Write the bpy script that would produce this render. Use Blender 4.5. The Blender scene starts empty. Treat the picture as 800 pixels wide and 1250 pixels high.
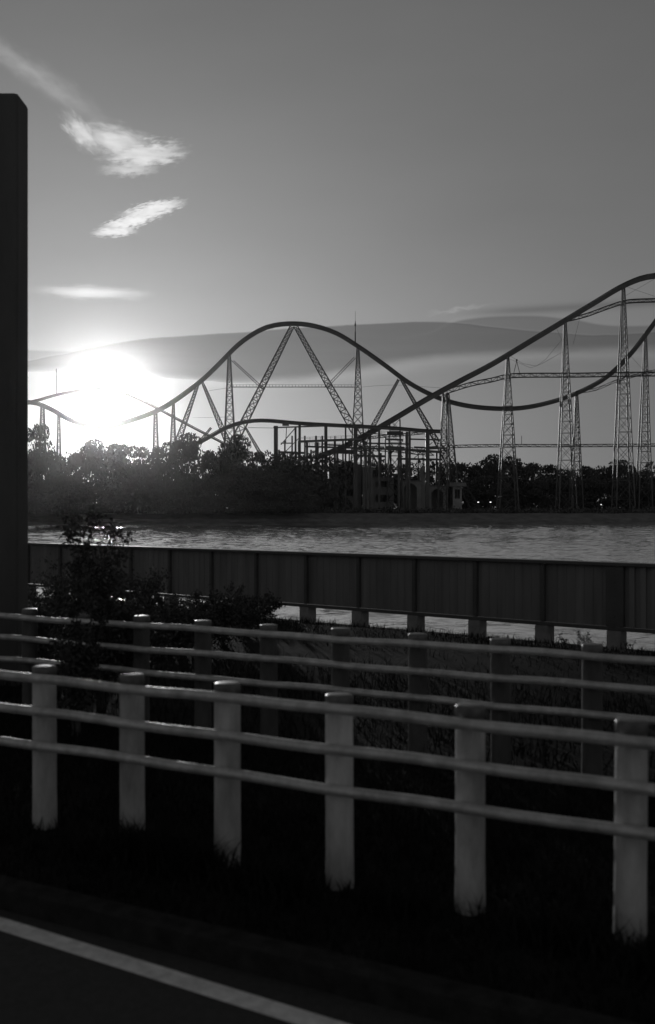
import bpy, bmesh, math, random
from mathutils import Vector, Matrix
random.seed(7)
S = bpy.context.scene
C = S.collection
R = math.radians
F = 1300.0          # focal length in photo pixels (photo 800x1250)
HZ = 620.0          # horizon row
CZ = 6.2            # camera height over the water (z=0)

# ------------------------------------------------------------------ camera
cam = bpy.data.cameras.new('camera'); camo = bpy.data.objects.new('camera', cam); C.objects.link(camo)
camo.location = (0, 0, CZ); camo.rotation_euler = (R(90), 0, 0)
cam.sensor_fit = 'VERTICAL'; cam.sensor_height = 36; cam.lens = 36 * F / 1250
cam.shift_y = (HZ - 625) / 1250
cam.clip_start = 0.05; cam.clip_end = 20000
cam.dof.use_dof = True; cam.dof.focus_distance = 300; cam.dof.aperture_fstop = 2.0
S.camera = camo

# ------------------------------------------------------------------ look
S.view_settings.view_transform = 'Standard'; S.view_settings.look = 'None'
S.view_settings.gamma = 1; S.view_settings.use_curve_mapping = False
S.view_settings.exposure = -0.95
S.cycles.volume_bounces = 0
S.cycles.volume_step_rate = 1.0

# ------------------------------------------------------------------ world
SUN_AZ = math.atan2(128 - 400, F); SUN_EL = math.atan2((HZ - 487) * math.cos(SUN_AZ), F)
sun_dir = Vector((math.sin(SUN_AZ) * math.cos(SUN_EL), math.cos(SUN_AZ) * math.cos(SUN_EL), math.sin(SUN_EL)))
W = bpy.data.worlds.new('World'); S.world = W; W.use_nodes = True
nt = W.node_tree; nt.nodes.clear()
class E:                        # tiny node-maths helper
    def __init__(s, sock): s.s = sock
    @staticmethod
    def m(op, *a, clamp=False):
        n = nt.nodes.new('ShaderNodeMath'); n.operation = op; n.use_clamp = clamp
        for i, v in enumerate(a):
            if isinstance(v, E): nt.links.new(v.s, n.inputs[i])
            else: n.inputs[i].default_value = v
        return E(n.outputs[0])
    def __add__(s, o): return E.m('ADD', s, o)
    __radd__ = __add__
    def __sub__(s, o): return E.m('SUBTRACT', s, o)
    def __rsub__(s, o): return E.m('SUBTRACT', o, s)
    def __mul__(s, o): return E.m('MULTIPLY', s, o)
    __rmul__ = __mul__
    def __truediv__(s, o): return E.m('DIVIDE', s, o)
def sstep(v, a, b):
    n = nt.nodes.new('ShaderNodeMapRange'); n.interpolation_type = 'SMOOTHSTEP'
    nt.links.new(v.s, n.inputs[0])
    for i, q in ((1, a), (2, b), (3, 0.0), (4, 1.0)):
        if isinstance(q, E): nt.links.new(q.s, n.inputs[i])
        else: n.inputs[i].default_value = q
    return E(n.outputs[0])
def gauss(v, w): q = v / w; return E.m('EXPONENT', (q * q) * -1.0)
tc = nt.nodes.new('ShaderNodeTexCoord')
sp = nt.nodes.new('ShaderNodeSeparateXYZ'); nt.links.new(tc.outputs['Generated'], sp.inputs[0])
X_, Y_, Z_ = (E(sp.outputs[i]) for i in range(3))
AZ = E.m('ARCTAN2', X_, Y_) * (180 / math.pi)
EL = E.m('ARCSINE', Z_) * (180 / math.pi)
def az_el(px, py):
    a = math.atan2(px - 400, F); return math.degrees(a), math.degrees(math.atan2((HZ - py) * math.cos(a), F))
def noise(sx, sy, scale, detail=4, rough=.55, off=0.0, rot=0.0):
    c, s = math.cos(rot), math.sin(rot)
    cb = nt.nodes.new('ShaderNodeCombineXYZ')
    nt.links.new(((AZ * c + EL * s) * sx).s, cb.inputs[0]); nt.links.new(((EL * c - AZ * s) * sy).s, cb.inputs[1]); cb.inputs[2].default_value = off
    n = nt.nodes.new('ShaderNodeTexNoise'); n.inputs['Scale'].default_value = scale
    n.inputs['Detail'].default_value = detail; n.inputs['Roughness'].default_value = rough
    nt.links.new(cb.outputs[0], n.inputs['Vector'])
    return E(n.outputs['Fac']) - 0.5
def curve(v, pts):              # piecewise curve az(deg)->value via float curve
    x0, x1 = -40.0, 40.0; ys = [p[1] for p in pts]; y0, y1 = min(ys) - .5, max(ys) + .5
    n = nt.nodes.new('ShaderNodeFloatCurve'); c = n.mapping.curves[0]
    P = [((p[0] - x0) / (x1 - x0), (p[1] - y0) / (y1 - y0)) for p in pts]
    c.points[0].location = (0, P[0][1]); c.points[1].location = (1, P[-1][1])
    for p in P: c.points.new(*p)
    n.mapping.update()
    t = (v - x0) / (x1 - x0)
    nt.links.new(t.s, n.inputs['Value'])
    return E(n.outputs[0]) * (y1 - y0) + y0
sky = nt.nodes.new('ShaderNodeTexSky'); sky.sky_type = 'NISHITA'; sky.sun_disc = False
sky.sun_elevation = SUN_EL; sky.sun_rotation = SUN_AZ
sky.air_density = 1.0; sky.dust_density = 1.3; sky.ozone_density = 1.0
bw = nt.nodes.new('ShaderNodeRGBToBW'); nt.links.new(sky.outputs[0], bw.inputs[0])
base = E.m('POWER', E(bw.outputs[0]), 0.6) * 2.0      # thin high cloud evens the sky out
# angle from the sun, degrees
dotn = X_ * sun_dir.x + Y_ * sun_dir.y + Z_ * sun_dir.z
ANG = E.m('ARCCOSINE', E.m('MINIMUM', dotn, 0.9999999)) * (180 / math.pi)
# veil of thin high cloud that scatters the sun: broad glow, tight aureole, the sun itself
glow = 60.0 * gauss(ANG, .75)
disc = 400.0 * sstep(ANG, 0.62, 0.36)
# bank of grey stratus along the horizon
w1 = noise(.06, .3, 1.6, 5, .5, 3.1) + noise(.5, 1.6, 1.6, 6, .62, 13.1) * .22
top = curve(AZ, [(az_el(x, y)[0], az_el(x, y)[1]) for x, y in ((-250, 452), (0, 446), (60, 436), (130, 421), (200, 412), (300, 406), (400, 400), (470, 396), (530, 394), (590, 398), (660, 404), (740, 408), (860, 404), (1100, 430))]) + w1 * .5
bot = curve(AZ, [(az_el(x, y)[0], az_el(x, y)[1]) for x, y in ((-250, 462), (30, 454), (130, 456), (220, 463), (320, 462), (420, 450), (520, 437), (620, 430), (720, 424), (860, 432), (1100, 450))]) + w1 * .9
bank = sstep(EL, top + .06, top - .06) * sstep(EL, bot - .42, bot + .30)
top2 = curve(AZ, [(az_el(x, y)[0], az_el(x, y)[1]) for x, y in ((300, 430), (520, 410), (570, 390), (620, 386), (690, 389), (760, 398), (860, 396), (1000, 430))])
bank2 = sstep(EL, top2 + .08, top2 - .08) * sstep(EL, top - .1, top + .1) * .35
lens = gauss((EL - az_el(0, 377)[1]) - AZ * .02, .22) * sstep(AZ, az_el(540, 0)[0], az_el(640, 0)[0]) * .3
streaks = noise(.05, 1.0, 1.5, 6, .6, 9.0)
low = sstep(EL, bot, bot - 1.0)
lowdark = low * sstep(AZ, -9.0, 6.0) * .22
darken = 1.0 - (bank * (.50 + streaks * .10) + bank2 + lens + lowdark)
# bright edge of light below the bank
edge = gauss(EL - (bot - .18), .10) * sstep(AZ, -1.5, -8.0) * .55 + gauss(EL - (top2 + .12), .10) * sstep(AZ, 3.0, 6.5) * sstep(AZ, 13.0, 9.0) * .04
# small sunlit clouds: warped ellipses by direction
def puff(px, py, ax, ay, rot, warp, scale, off, soft=.7, stretch=2.2):
    a0, e0 = az_el(px, py); c, s = math.cos(rot), math.sin(rot)
    n1 = noise(1, stretch, scale, 5, .55, off, rot); n2 = noise(1, stretch, scale * 1.1, 5, .55, off + 7, rot)
    a = (AZ - a0) + n1 * warp; e = (EL - e0) + n2 * warp * .8
    u = (a * c + e * s) / ax; v = (e * c - a * s) / ay
    r = E.m('SQRT', u * u + v * v)
    return E.m('POWER', sstep(r, 1.45, 1.3 - soft * 1.15), 1.25)
def MX(*a):
    o = a[0]
    for b in a[1:]: o = E.m('MAXIMUM', o, b)
    return o
clouds = MX(puff(140, 172, 2.0, .75, -.15, 1.6, .9, 1.2, 1.1, 2.6), puff(176, 188, 1.9, .62, .12, 1.7, 1.5, 2.9, .8, 3.2), puff(100, 162, 1.1, .5, -.7, 1.2, 1.4, 5.9, 1.0), puff(158, 206, 1.5, .35, .1, 1.0, 1.5, 15.9, 1.0) * .7) * .8 \
       + MX(puff(186, 256, 1.5, .34, .25, 1.0, 2.6, 4.4, .7, 4.5), puff(160, 270, 1.5, .30, .3, 1.1, 2.8, 14.4, .7, 4.5), puff(140, 283, 1.0, .22, .12, .7, 2.8, 24.4, .7, 4.5)) * .95 \
       + puff(40, 88, 4.6, .60, -.50, 1.1, .6, 6.1, 1.3) * .26 \
       + puff(112, 357, 2.6, .34, 0.0, .5, .7, 2.2, 1.2) * .9 \
       + puff(560, 378, 1.7, .14, .12, .8, 1.6, 8.8, 1.1) * .12
veil = noise(.03, .09, 1.4, 5, .55, 5.0) * .25
rear_fill = 1.0 + .9 * sstep(Y_, .35, -.4)      # unseen sky behind the viewer brightened, added to light the foreground
radi = (base * 0.065) * (1.0 + veil) * rear_fill + glow * 0.085
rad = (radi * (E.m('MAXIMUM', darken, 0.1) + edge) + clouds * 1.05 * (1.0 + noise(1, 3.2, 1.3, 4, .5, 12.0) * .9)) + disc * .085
bg = nt.nodes.new('ShaderNodeBackground'); nt.links.new(rad.s, bg.inputs['Color'])
# the strength factor of the sky (0.085) is carried in the sum above
bg.inputs['Strength'].default_value = 1.0
wo = nt.nodes.new('ShaderNodeOutputWorld'); nt.links.new(bg.outputs[0], wo.inputs['Surface'])

# ------------------------------------------------------------------ sun
sl = bpy.data.lights.new('sun', 'SUN'); sl.energy = 2.0; sl.angle = R(0.53); sl.color = (1, 1, 1)
so = bpy.data.objects.new('sun', sl); C.objects.link(so)
so.rotation_euler = (-sun_dir).to_track_quat('-Z', 'Y').to_euler(); so.location = sun_dir * 900

# ------------------------------------------------------------------ materials
def mat(name, v, rough=.7, metal=0.0, var=.25, scale=8.0, bump=0.0, bscale=30.0, stretch=(1, 1, 1), spec=.5):
    m = bpy.data.materials.new(name); m.use_nodes = True; n = m.node_tree; b = n.nodes['Principled BSDF']
    b.inputs['Roughness'].default_value = rough; b.inputs['Metallic'].default_value = metal
    b.inputs['Specular IOR Level'].default_value = spec
    t = n.nodes.new('ShaderNodeTexCoord'); mp = n.nodes.new('ShaderNodeMapping'); mp.inputs['Scale'].default_value = stretch
    n.links.new(t.outputs['Object'], mp.inputs[0])
    no = n.nodes.new('ShaderNodeTexNoise'); no.noise_dimensions = '4D'; oi = n.nodes.new('ShaderNodeObjectInfo'); mm = n.nodes.new('ShaderNodeMath'); mm.operation = 'MULTIPLY'; mm.inputs[1].default_value = 60; n.links.new(oi.outputs['Random'], mm.inputs[0]); n.links.new(mm.outputs[0], no.inputs['W']); no.inputs['Scale'].default_value = scale; no.inputs['Detail'].default_value = 7; no.inputs['Roughness'].default_value = .6
    n.links.new(mp.outputs[0], no.inputs['Vector'])
    cr = n.nodes.new('ShaderNodeValToRGB'); e = cr.color_ramp.elements
    e[0].position = .3; e[1].position = .7
    lo, hi = v * (1 - var), v * (1 + var)
    e[0].color = (lo, lo, lo, 1); e[1].color = (hi, hi, hi, 1)
    n.links.new(no.outputs['Fac'], cr.inputs[0]); n.links.new(cr.outputs[0], b.inputs['Base Color'])
    if bump:
        n2 = n.nodes.new('ShaderNodeTexNoise'); n2.inputs['Scale'].default_value = bscale; n2.inputs['Detail'].default_value = 5
        n.links.new(mp.outputs[0], n2.inputs['Vector'])
        bp = n.nodes.new('ShaderNodeBump'); bp.inputs['Strength'].default_value = bump; bp.inputs['Distance'].default_value = .02
        n.links.new(n2.outputs['Fac'], bp.inputs['Height']); n.links.new(bp.outputs[0], b.inputs['Normal'])
    return m
M = dict(
    steel=mat('painted_steel', .08, .5, 0, .15, .4),
    track=mat('track_steel', .06, .5, 0, .2, .4),
    shaded_concrete=mat('shaded_post_concrete', .08, .9, 0, .35, 7, .5, 60, (1, 1, .35)),  # far posts: same concrete as the near ones, shade put into the colour
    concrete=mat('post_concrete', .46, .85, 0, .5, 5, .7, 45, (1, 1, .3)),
    cap=mat('cap_metal', .12, .45, .3, .3, 20),
    pipe=mat('galvanised_pipe', .5, .42, .3, .35, 9, .25, 40, (1, 1, 1)),
    sleeve=mat('sleeve_metal', .20, .5, .3, .35, 25),
    girder=mat('girder_steel', .14, .6, 0, .35, .9, .2, 20, (3, 3, .3)),
    girder_light=mat('girder_light_steel', .16, .6, 0, .2, 1.2, .2, 20, (3, 3, .3)),
    flange=mat('flange_steel', .07, .6, 0, .2, 2),
    foot=mat('foot_concrete', .22, .85, 0, .3, 4, .4, 30),
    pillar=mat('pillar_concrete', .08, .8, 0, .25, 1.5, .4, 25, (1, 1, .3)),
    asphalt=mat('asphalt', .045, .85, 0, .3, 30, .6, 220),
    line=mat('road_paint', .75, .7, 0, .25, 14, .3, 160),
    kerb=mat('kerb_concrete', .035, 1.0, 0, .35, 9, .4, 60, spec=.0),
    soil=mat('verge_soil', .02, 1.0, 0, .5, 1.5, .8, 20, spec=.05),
    bank=mat('bank_stone', .12, .9, 0, .4, .25, .5, 1.0, (1, 1, 3)),
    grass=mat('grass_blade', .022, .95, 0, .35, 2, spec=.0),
    leaf=mat('leaf', .055, .7, 0, .35, .6, spec=.25),
    treeleaf=mat('tree_leaf', .08, .85, 0, .45, .18, spec=.1),
    bark=mat('bark', .07, .9, 0, .3, 5),
    wall=mat('building_plaster', .22, .85, 0, .2, .3),
    wall2=mat('building_pale_plaster', .26, .85, 0, .2, .3),
    roof=mat('roof_sheet', .15, .7, 0, .2, .5),
    glass=mat('window_glass', .02, .15, 0, .1, 1),
)
def lampmat():
    m = bpy.data.materials.new('lamp_glow'); m.use_nodes = True; b = m.node_tree.nodes['Principled BSDF']
    b.inputs['Emission Color'].default_value = (1, 1, 1, 1); b.inputs['Emission Strength'].default_value = 3.0
    return m
M['lamp'] = lampmat()
def watermat():
    m = bpy.data.materials.new('river_water'); m.use_nodes = True; n = m.node_tree; b = n.nodes['Principled BSDF']
    b.inputs['Base Color'].default_value = (.97, .97, .97, 1); b.inputs['Metallic'].default_value = .9; b.inputs['Roughness'].default_value = .12; b.inputs['IOR'].default_value = 1.4
    t = n.nodes.new('ShaderNodeTexCoord'); L = n.links.new
    def vm(op, a, b):
        q = n.nodes.new('ShaderNodeVectorMath'); q.operation = op
        for i, v in enumerate((a, b)):
            if isinstance(v, bpy.types.NodeSocket): L(v, q.inputs[i])
            elif v is not None: q.inputs[i].default_value = v
        return q.outputs[0]
    def nz_(scale, st, det, rot=.3):
        mp = n.nodes.new('ShaderNodeMapping'); mp.inputs['Scale'].default_value = st; mp.inputs['Rotation'].default_value = (0, 0, rot)
        L(t.outputs['Object'], mp.inputs[0]); no = n.nodes.new('ShaderNodeTexNoise'); no.inputs['Scale'].default_value = scale; no.inputs['Detail'].default_value = det
        L(mp.outputs[0], no.inputs['Vector']); return no
    # wave slopes taken straight from noise, so that far waves keep their slope
    a = vm('SUBTRACT', nz_(1.3, (1, 2.2, 1), 4).outputs['Color'], (.5, .5, .5)); b2 = vm('SUBTRACT', nz_(.25, (1, 2.5, 1), 3, .15).outputs['Color'], (.5, .5, .5))
    w = n.nodes.new('ShaderNodeMapRange'); L(nz_(.02, (1, 3, 1), 4, .1).outputs['Fac'], w.inputs[0]); w.inputs[1].default_value = .3; w.inputs[2].default_value = .7; w.inputs[3].default_value = .6; w.inputs[4].default_value = 1.15
    sm = vm('ADD', vm('MULTIPLY', a, (.55, .55, 0)), vm('MULTIPLY', b2, (.1, .1, 0)))
    sc = n.nodes.new('ShaderNodeVectorMath'); sc.operation = 'SCALE'; L(sm, sc.inputs[0]); L(w.outputs[0], sc.inputs['Scale'])
    ge = n.nodes.new('ShaderNodeNewGeometry'); nn = vm('ADD', sc.outputs[0], ge.outputs['Normal']); no_ = vm('NORMALIZE', nn, None); L(no_, b.inputs['Normal'])
    return m
M['water'] = watermat()

# ------------------------------------------------------------------ helpers
def at(px, py, Y): return Vector(((px - 400) / F * Y, Y, CZ + (HZ - py) / F * Y))
def obj(name, bm, m, parent=None, smooth=False):
    bmesh.ops.recalc_face_normals(bm, faces=bm.faces[:]) if len(bm.faces) < 60000 and not getattr(bm, 'flat', False) else None
    me = bpy.data.meshes.new(name); bm.to_mesh(me); bm.free()
    if smooth:
        for p in me.polygons: p.use_smooth = True
    me.materials.append(m); o = bpy.data.objects.new(name, me); C.objects.link(o)
    if parent:
        o.parent = parent; o.matrix_parent_inverse = parent.matrix_world.inverted() if False else Matrix.Translation(-world_loc(parent))
    return o
def world_loc(p):
    v = p.location.copy()
    if p.parent: v = Vector((0, 0, 0)) + base_of(p)
    return v
def base_of(p):
    while p.parent: p = p.parent
    return p.location
def thing(name, label, cat, loc=(0, 0, 0), group=None):
    o = bpy.data.objects.new(name, None); C.objects.link(o); o.location = loc; o.empty_display_size = .2
    o['label'] = label; o['category'] = cat
    if group: o['group'] = group
    return o
def tag(o, label, cat, group=None):
    o['label'] = label; o['category'] = cat
    if group: o['group'] = group
    return o
def struct(name, bm, m):
    o = obj(name, bm, m); o['kind'] = 'structure'; return o
def lab(o, s): o['label'] = s; return o
def frame(d):
    d = d.normalized(); u = Vector((0, 0, 1)) if abs(d.z) < .95 else Vector((0, 1, 0))
    s = d.cross(u).normalized(); return s, s.cross(d).normalized()
def tube(bm, pts, r, n=6, caps=True):
    pts = [Vector(p) for p in pts]; rings = []
    for i, p in enumerate(pts):
        d = pts[min(i + 1, len(pts) - 1)] - pts[max(i - 1, 0)]; s, u = frame(d)
        rr = r[i] if isinstance(r, (list, tuple)) else r
        rings.append([bm.verts.new(p + s * math.cos(2 * math.pi * k / n) * rr + u * math.sin(2 * math.pi * k / n) * rr) for k in range(n)])
    for a, b in zip(rings, rings[1:]):
        for k in range(n): bm.faces.new((a[k], a[(k + 1) % n], b[(k + 1) % n], b[k]))
    if caps: bm.faces.new(rings[0][::-1]); bm.faces.new(rings[-1])
def band(bm, pts, w, z0, z1):      # box section swept along pts, z0..z1 along the up vector
    rings = []
    for i, p in enumerate(pts):
        d = pts[min(i + 1, len(pts) - 1)] - pts[max(i - 1, 0)]; s, u = frame(d)
        rings.append([bm.verts.new(p + s * a + u * b) for a, b in ((-w / 2, z0), (w / 2, z0), (w / 2, z1), (-w / 2, z1))])
    for a, b in zip(rings, rings[1:]):
        for k in range(4): bm.faces.new((a[k], a[(k + 1) % 4], b[(k + 1) % 4], b[k]))
    bm.faces.new(rings[0][::-1]); bm.faces.new(rings[-1])
def box(bm, c, s, rot=0.0, bev=0.0):
    c = Vector(c); vs = []
    co, si = math.cos(rot), math.sin(rot)
    for dz in (-.5, .5):
        for dx, dy in ((-.5, -.5), (.5, -.5), (.5, .5), (-.5, .5)):
            x, y = dx * s[0], dy * s[1]
            vs.append(bm.verts.new(c + Vector((x * co - y * si, x * si + y * co, dz * s[2]))))
    fs = [bm.faces.new([vs[i] for i in q]) for q in ((3, 2, 1, 0), (4, 5, 6, 7), (0, 1, 5, 4), (1, 2, 6, 5), (2, 3, 7, 6), (3, 0, 4, 7))]
    if bev:
        es = list({e for f in fs for e in f.edges}); bmesh.ops.bevel(bm, geom=es, offset=bev, segments=2, affect='EDGES')
def spline(pts, step=2.0):
    out = []
    P = [pts[0] * 2 - pts[1]] + list(pts) + [pts[-1] * 2 - pts[-2]]
    for i in range(1, len(P) - 2):
        a, b, c, d = P[i - 1:i + 3]; n = max(1, int((c - b).length / step))
        for k in range(n):
            t = k / n
            out.append(.5 * ((2 * b) + (c - a) * t + (2 * a - 5 * b + 4 * c - d) * t * t + (3 * b - a - 3 * c + d) * t ** 3))
    out.append(pts[-1]); return out

# ------------------------------------------------------------------ ground, road, river
GL = CZ - 2.32                    # verge level
RL = GL - .12                     # road level
K = math.sqrt(1 + 1.79 ** 2); NF = Vector((1 / K, 1.79 / K, 0)); DF = Vector((1.79 / K, -1 / K, 0))   # fence line: normal, direction (to the right)
KG = math.sqrt(1 + 1.242 ** 2); NG = Vector((1 / KG, 1.242 / KG, 0)); DG = Vector((1.242 / KG, -1 / KG, 0))
GD = 29 * 1.242 / KG              # girder line distance
PIV = Vector((0, -20, 0))
def ray_line(ang, n, d):
    v = Vector((math.sin(ang), math.cos(ang), 0)); t = (d - PIV.dot(n)) / v.dot(n); return PIV + v * t
def loft(bm, lines, a0, a1, na):
    prev = None
    for j in range(na + 1):
        a = a0 + (a1 - a0) * j / na; col = []
        for n, d, z in lines:
            p = ray_line(a, n, d); zz = z(p) if callable(z) else z
            col.append(bm.verts.new((p.x, p.y, zz)))
        if prev:
            for k in range(len(lines) - 1): bm.faces.new((prev[k], col[k], col[k + 1], prev[k + 1]))
        prev = col
rr = random.Random(3)
def nz(z, a): return lambda p: z + a * (math.sin(p.x * 1.3 + p.y * .7) * .5 + math.sin(p.x * .37 - p.y * 1.9) * .5)
LEDGE = CZ - 3.25
bm = bmesh.new()
lines = [(NF, -8, RL - .05), (NF, 4.80, RL - .05), (NF, 4.86, GL - .02)] + [(NF, d, nz(GL, .02)) for d in (5.1, 5.4, 5.76, 6.2, 6.8, 7.5, 8.2, 8.82, 9.3)]
lines += [(NF, 10.5, nz(GL - .02, .04)), (NF, 12.0, nz(GL - .02, .05)), (NG, GD - 8.5, nz(CZ - 2.24, .03)), (NG, GD - 7, nz(CZ - 2.22, .03)), (NG, GD - 6.4, nz(CZ - 2.3, .02)), (NG, GD - 3, nz(LEDGE + .1, .03)), (NG, GD - 1.5, LEDGE), (NG, GD + .9, LEDGE), (NG, GD + 1.0, LEDGE - .3), (NG, GD + 9, -3.0)]
loft(bm, lines, R(-44), R(80), 160)
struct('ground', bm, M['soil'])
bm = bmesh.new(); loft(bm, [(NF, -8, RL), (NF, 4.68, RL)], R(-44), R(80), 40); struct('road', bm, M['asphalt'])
def strip(bm, d0, d1, z, u0, u1, n=40):
    pr = None
    for i in range(n + 1):
        u = u0 + (u1 - u0) * i / n
        c = [bm.verts.new((NF * d + DF * u) + Vector((0, 0, z))) for d in (d0, d1)]
        if pr: bm.faces.new((pr[0], c[0], c[1], pr[1]))
        pr = c
bm = bmesh.new(); p0, p1 = Vector((-1.921, 6.244, 0)), Vector((-.039, 5.035, 0)); pr = None
for c0, dr in ((p0 - DF * 40, DF), (p0 - DF * .6, DF), (p0, (p1 - p0)), (p1, (p1 - p0)), (p1 + (p1 - p0) * .6 , DF), (p1 + (p1 - p0) * .6 + DF * 10, DF)):
    nn_ = Vector((-dr.y, dr.x, 0)).normalized() * .07
    c = [bm.verts.new(c0 + q + Vector((0, 0, RL + .004))) for q in (-nn_, nn_)]
    if pr: bm.faces.new((pr[0], c[0], c[1], pr[1]))
    pr = c
struct('road_edge_line', bm, M['line'])
bm = bmesh.new()
kp = [(4.68, RL - .06), (4.69, GL + .0), (4.71, GL + .015), (4.84, GL + .015), (4.86, GL - .06)]
pr = None
for i in range(80):
    u = -45 + 57 * i / 79; c = [bm.verts.new(NF * d + DF * u + Vector((0, 0, z))) for d, z in kp]
    if pr:
        for k in range(len(kp) - 1): bm.faces.new((pr[k], c[k], c[k + 1], pr[k + 1]))
    pr = c
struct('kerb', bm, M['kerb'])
# water
def shore(x): return 384 + (x) * .10 + 2.5 * math.sin(x * .05) + 1.2 * math.sin(x * .17)
import numpy as np
def water_mesh():
    rg = np.random.default_rng(4); ys = np.concatenate([np.arange(28, 120, .42), np.arange(120, 440, .62)]); nx = 420
    tt = np.linspace(-1, 1, nx); Yg, Tg = np.meshgrid(ys, tt, indexing='ij'); Xg = Tg * (Yg * .55 + 12); Zg = np.zeros_like(Xg)
    for k in range(46):
        lam = 1.7 * (5.5 ** rg.random()); th = rg.normal(math.pi / 2 + .3, .75); kk = 2 * math.pi / lam
        ph = kk * (Xg * math.cos(th) + Yg * math.sin(th)) + rg.random() * 6.28
        Zg += .026 / kk * np.sin(ph + .7 * np.sin(Xg * .031 + Yg * .023 * (k % 3)))
    gust = .8 + .35 * np.sin(Yg * .045 + np.sin(Xg * .03) * 1.5) * np.sin(Xg * .021 + 1)
    Zg *= gust
    co = np.stack([Xg, Yg, Zg], -1).reshape(-1, 3); n = len(ys)
    i = (np.arange(n - 1)[:, None] * nx + np.arange(nx - 1)[None, :]).reshape(-1)
    f = np.stack([i, i + 1, i + nx + 1, i + nx], -1)
    base = len(co); co = np.vstack([co, [(-2500, -300, -.4), (2500, -300, -.4), (2500, 900, -.4), (-2500, 900, -.4)]])
    f = np.vstack([f, [(base, base + 1, base + 2, base + 3)]])
    me = bpy.data.meshes.new('water'); me.vertices.add(len(co)); me.vertices.foreach_set('co', co.astype('f').ravel())
    me.loops.add(f.size); me.loops.foreach_set('vertex_index', f.ravel().astype('i')); me.polygons.add(len(f))
    me.polygons.foreach_set('loop_start', np.arange(0, f.size, 4).astype('i')); me.polygons.foreach_set('use_smooth', np.ones(len(f), bool))
    me.update(calc_edges=True); me.validate(); me.materials.append(M['water'])
    o = bpy.data.objects.new('water', me); C.objects.link(o); o['kind'] = 'structure'
water_mesh()
# far bank and land to the horizon
bm = bmesh.new(); prev = None
prof = [(-14, -3), (-1, -.35), (0, .35), (1.2, .9), (3.5, 1.2), (4.2, 2.2), (10, 3.9), (14, 4.3), (40, 4.4), (120, 4.6), (700, 5), (2200, 5)]
for i in range(201):
    x = -700 + i * 7.0
    if i == 0: x = -2400
    if i == 200: x = 2400
    sy = shore(max(-700, min(700, x)))
    col = [bm.verts.new((x, sy + d, z + (.15 * math.sin(x * .31 + d) if 0 < d < 50 else 0))) for d, z in prof]
    if prev:
        for k in range(len(prof) - 1): bm.faces.new((prev[k], col[k], col[k + 1], prev[k + 1]))
    prev = col
struct('far_shore', bm, M['bank'])

# ------------------------------------------------------------------ roller coaster
def track(parent, px, w=1.6, h=1.7, rail=1.0, label=None, ry=(0, 1e9), ties=3.0, light=False):
    P = spline([at(*p) for p in px], 2.5)
    bm = bmesh.new(); band(bm, P, w * .55, -h, -.25)
    for sgn in (-1, 1):
        Q = []
        for i, p in enumerate(P):
            d = P[min(i + 1, len(P) - 1)] - P[max(i - 1, 0)]; s, u = frame(d); Q.append(p + s * sgn * w * .5)
        tube(bm, Q, .17, 5)
    for i in range(0, len(P) - 1):
        d = P[i + 1] - P[i]; s, u = frame(d)
        tube(bm, [P[i] - s * w * .5, P[i] - u * .4, P[i] + s * w * .5], .1, 4)
    t = obj('track', bm, M['track'], parent)
    if label: lab(t, label)
    if rail:
        bm = bmesh.new(); 
        for sgn in (-1, 1):
            Q = []
            for i, p in enumerate(P):
                d = P[min(i + 1, len(P) - 1)] - P[max(i - 1, 0)]; s, u = frame(d)
                a = p + s * sgn * (w * .5 + .8); Q.append(a + u * rail)
                tube(bm, [a - u * .15, a + u * rail], .13, 4)
            tube(bm, Q, .10, 4)
            band(bm, [q - Vector((0, 0, rail + .1)) for q in Q], .7, -.06, .06)
        obj('handrail', bm, M['steel'], t)
    return t
def lattice(bm, top, bot, w0, w1, leg=.17, br=.08, seg=None, d0=None, d1=None):
    """four-legged tapering lattice mast between two points"""
    top, bot = Vector(top), Vector(bot); ax = bot - top; L = ax.length
    s = Vector((1, 0, 0)); s = (s - ax * (s.dot(ax) / ax.dot(ax))).normalized(); f = ax.normalized().cross(s)
    d0 = w0 if d0 is None else d0; d1 = w1 if d1 is None else d1
    def cr(t): 
        w = (w0 + (w1 - w0) * t) / 2; d = (d0 + (d1 - d0) * t) / 2; c = top + ax * t
        return [c + s * w + f * d, c - s * w + f * d, c - s * w - f * d, c + s * w - f * d]
    for k in range(4): tube(bm, [cr(0)[k], cr(1)[k]], leg, 5)
    t = 0; lev = [0]
    while t < 1:
        w = w0 + (w1 - w0) * t; t += max(w * 1.15, 1.3) / L
        lev.append(min(t, 1))
    flip = 0
    for a, b in zip(lev, lev[1:]):
        A, B = cr(a), cr(b)
        for k in range(4):
            q = (k + 1) % 4
            if w1 > 3: tube(bm, [A[k], B[q]], br, 4); tube(bm, [A[q], B[k]], br, 4)
            else: tube(bm, [A[k], B[q]] if (k + flip) % 2 else [A[q], B[k]], br, 4)
        for k in range(4): tube(bm, [B[k], B[(k + 1) % 4]], br, 4)
        flip += 1
GZ = 4.3
def ground_pt(px, Y): return Vector(((px - 400) / F * Y, Y, GZ))
big = thing('roller_coaster', 'huge dark steel roller coaster with tall camelback hill and lattice towers on the far shore', 'roller coaster', ground_pt(430, 440))
TA = [(-60, 500, 462), (0, 494, 460), (37, 489, 458), (62, 497, 457), (90, 512, 456), (125, 519, 455), (160, 511, 454), (200, 495, 453), (240, 467, 452), (265, 444, 452), (290, 419, 452), (315, 402, 452), (335, 395, 452), (360, 393, 452), (385, 396, 452), (412, 405, 451), (440, 422, 450), (470, 443, 449), (500, 465, 448), (530, 481, 447), (560, 491, 447), (595, 496, 447), (635, 496, 447), (675, 488, 447), (710, 475, 447), (740, 458, 446), (768, 431, 446), (795, 396, 445), (830, 350, 445), (870, 310, 445)]
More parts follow.
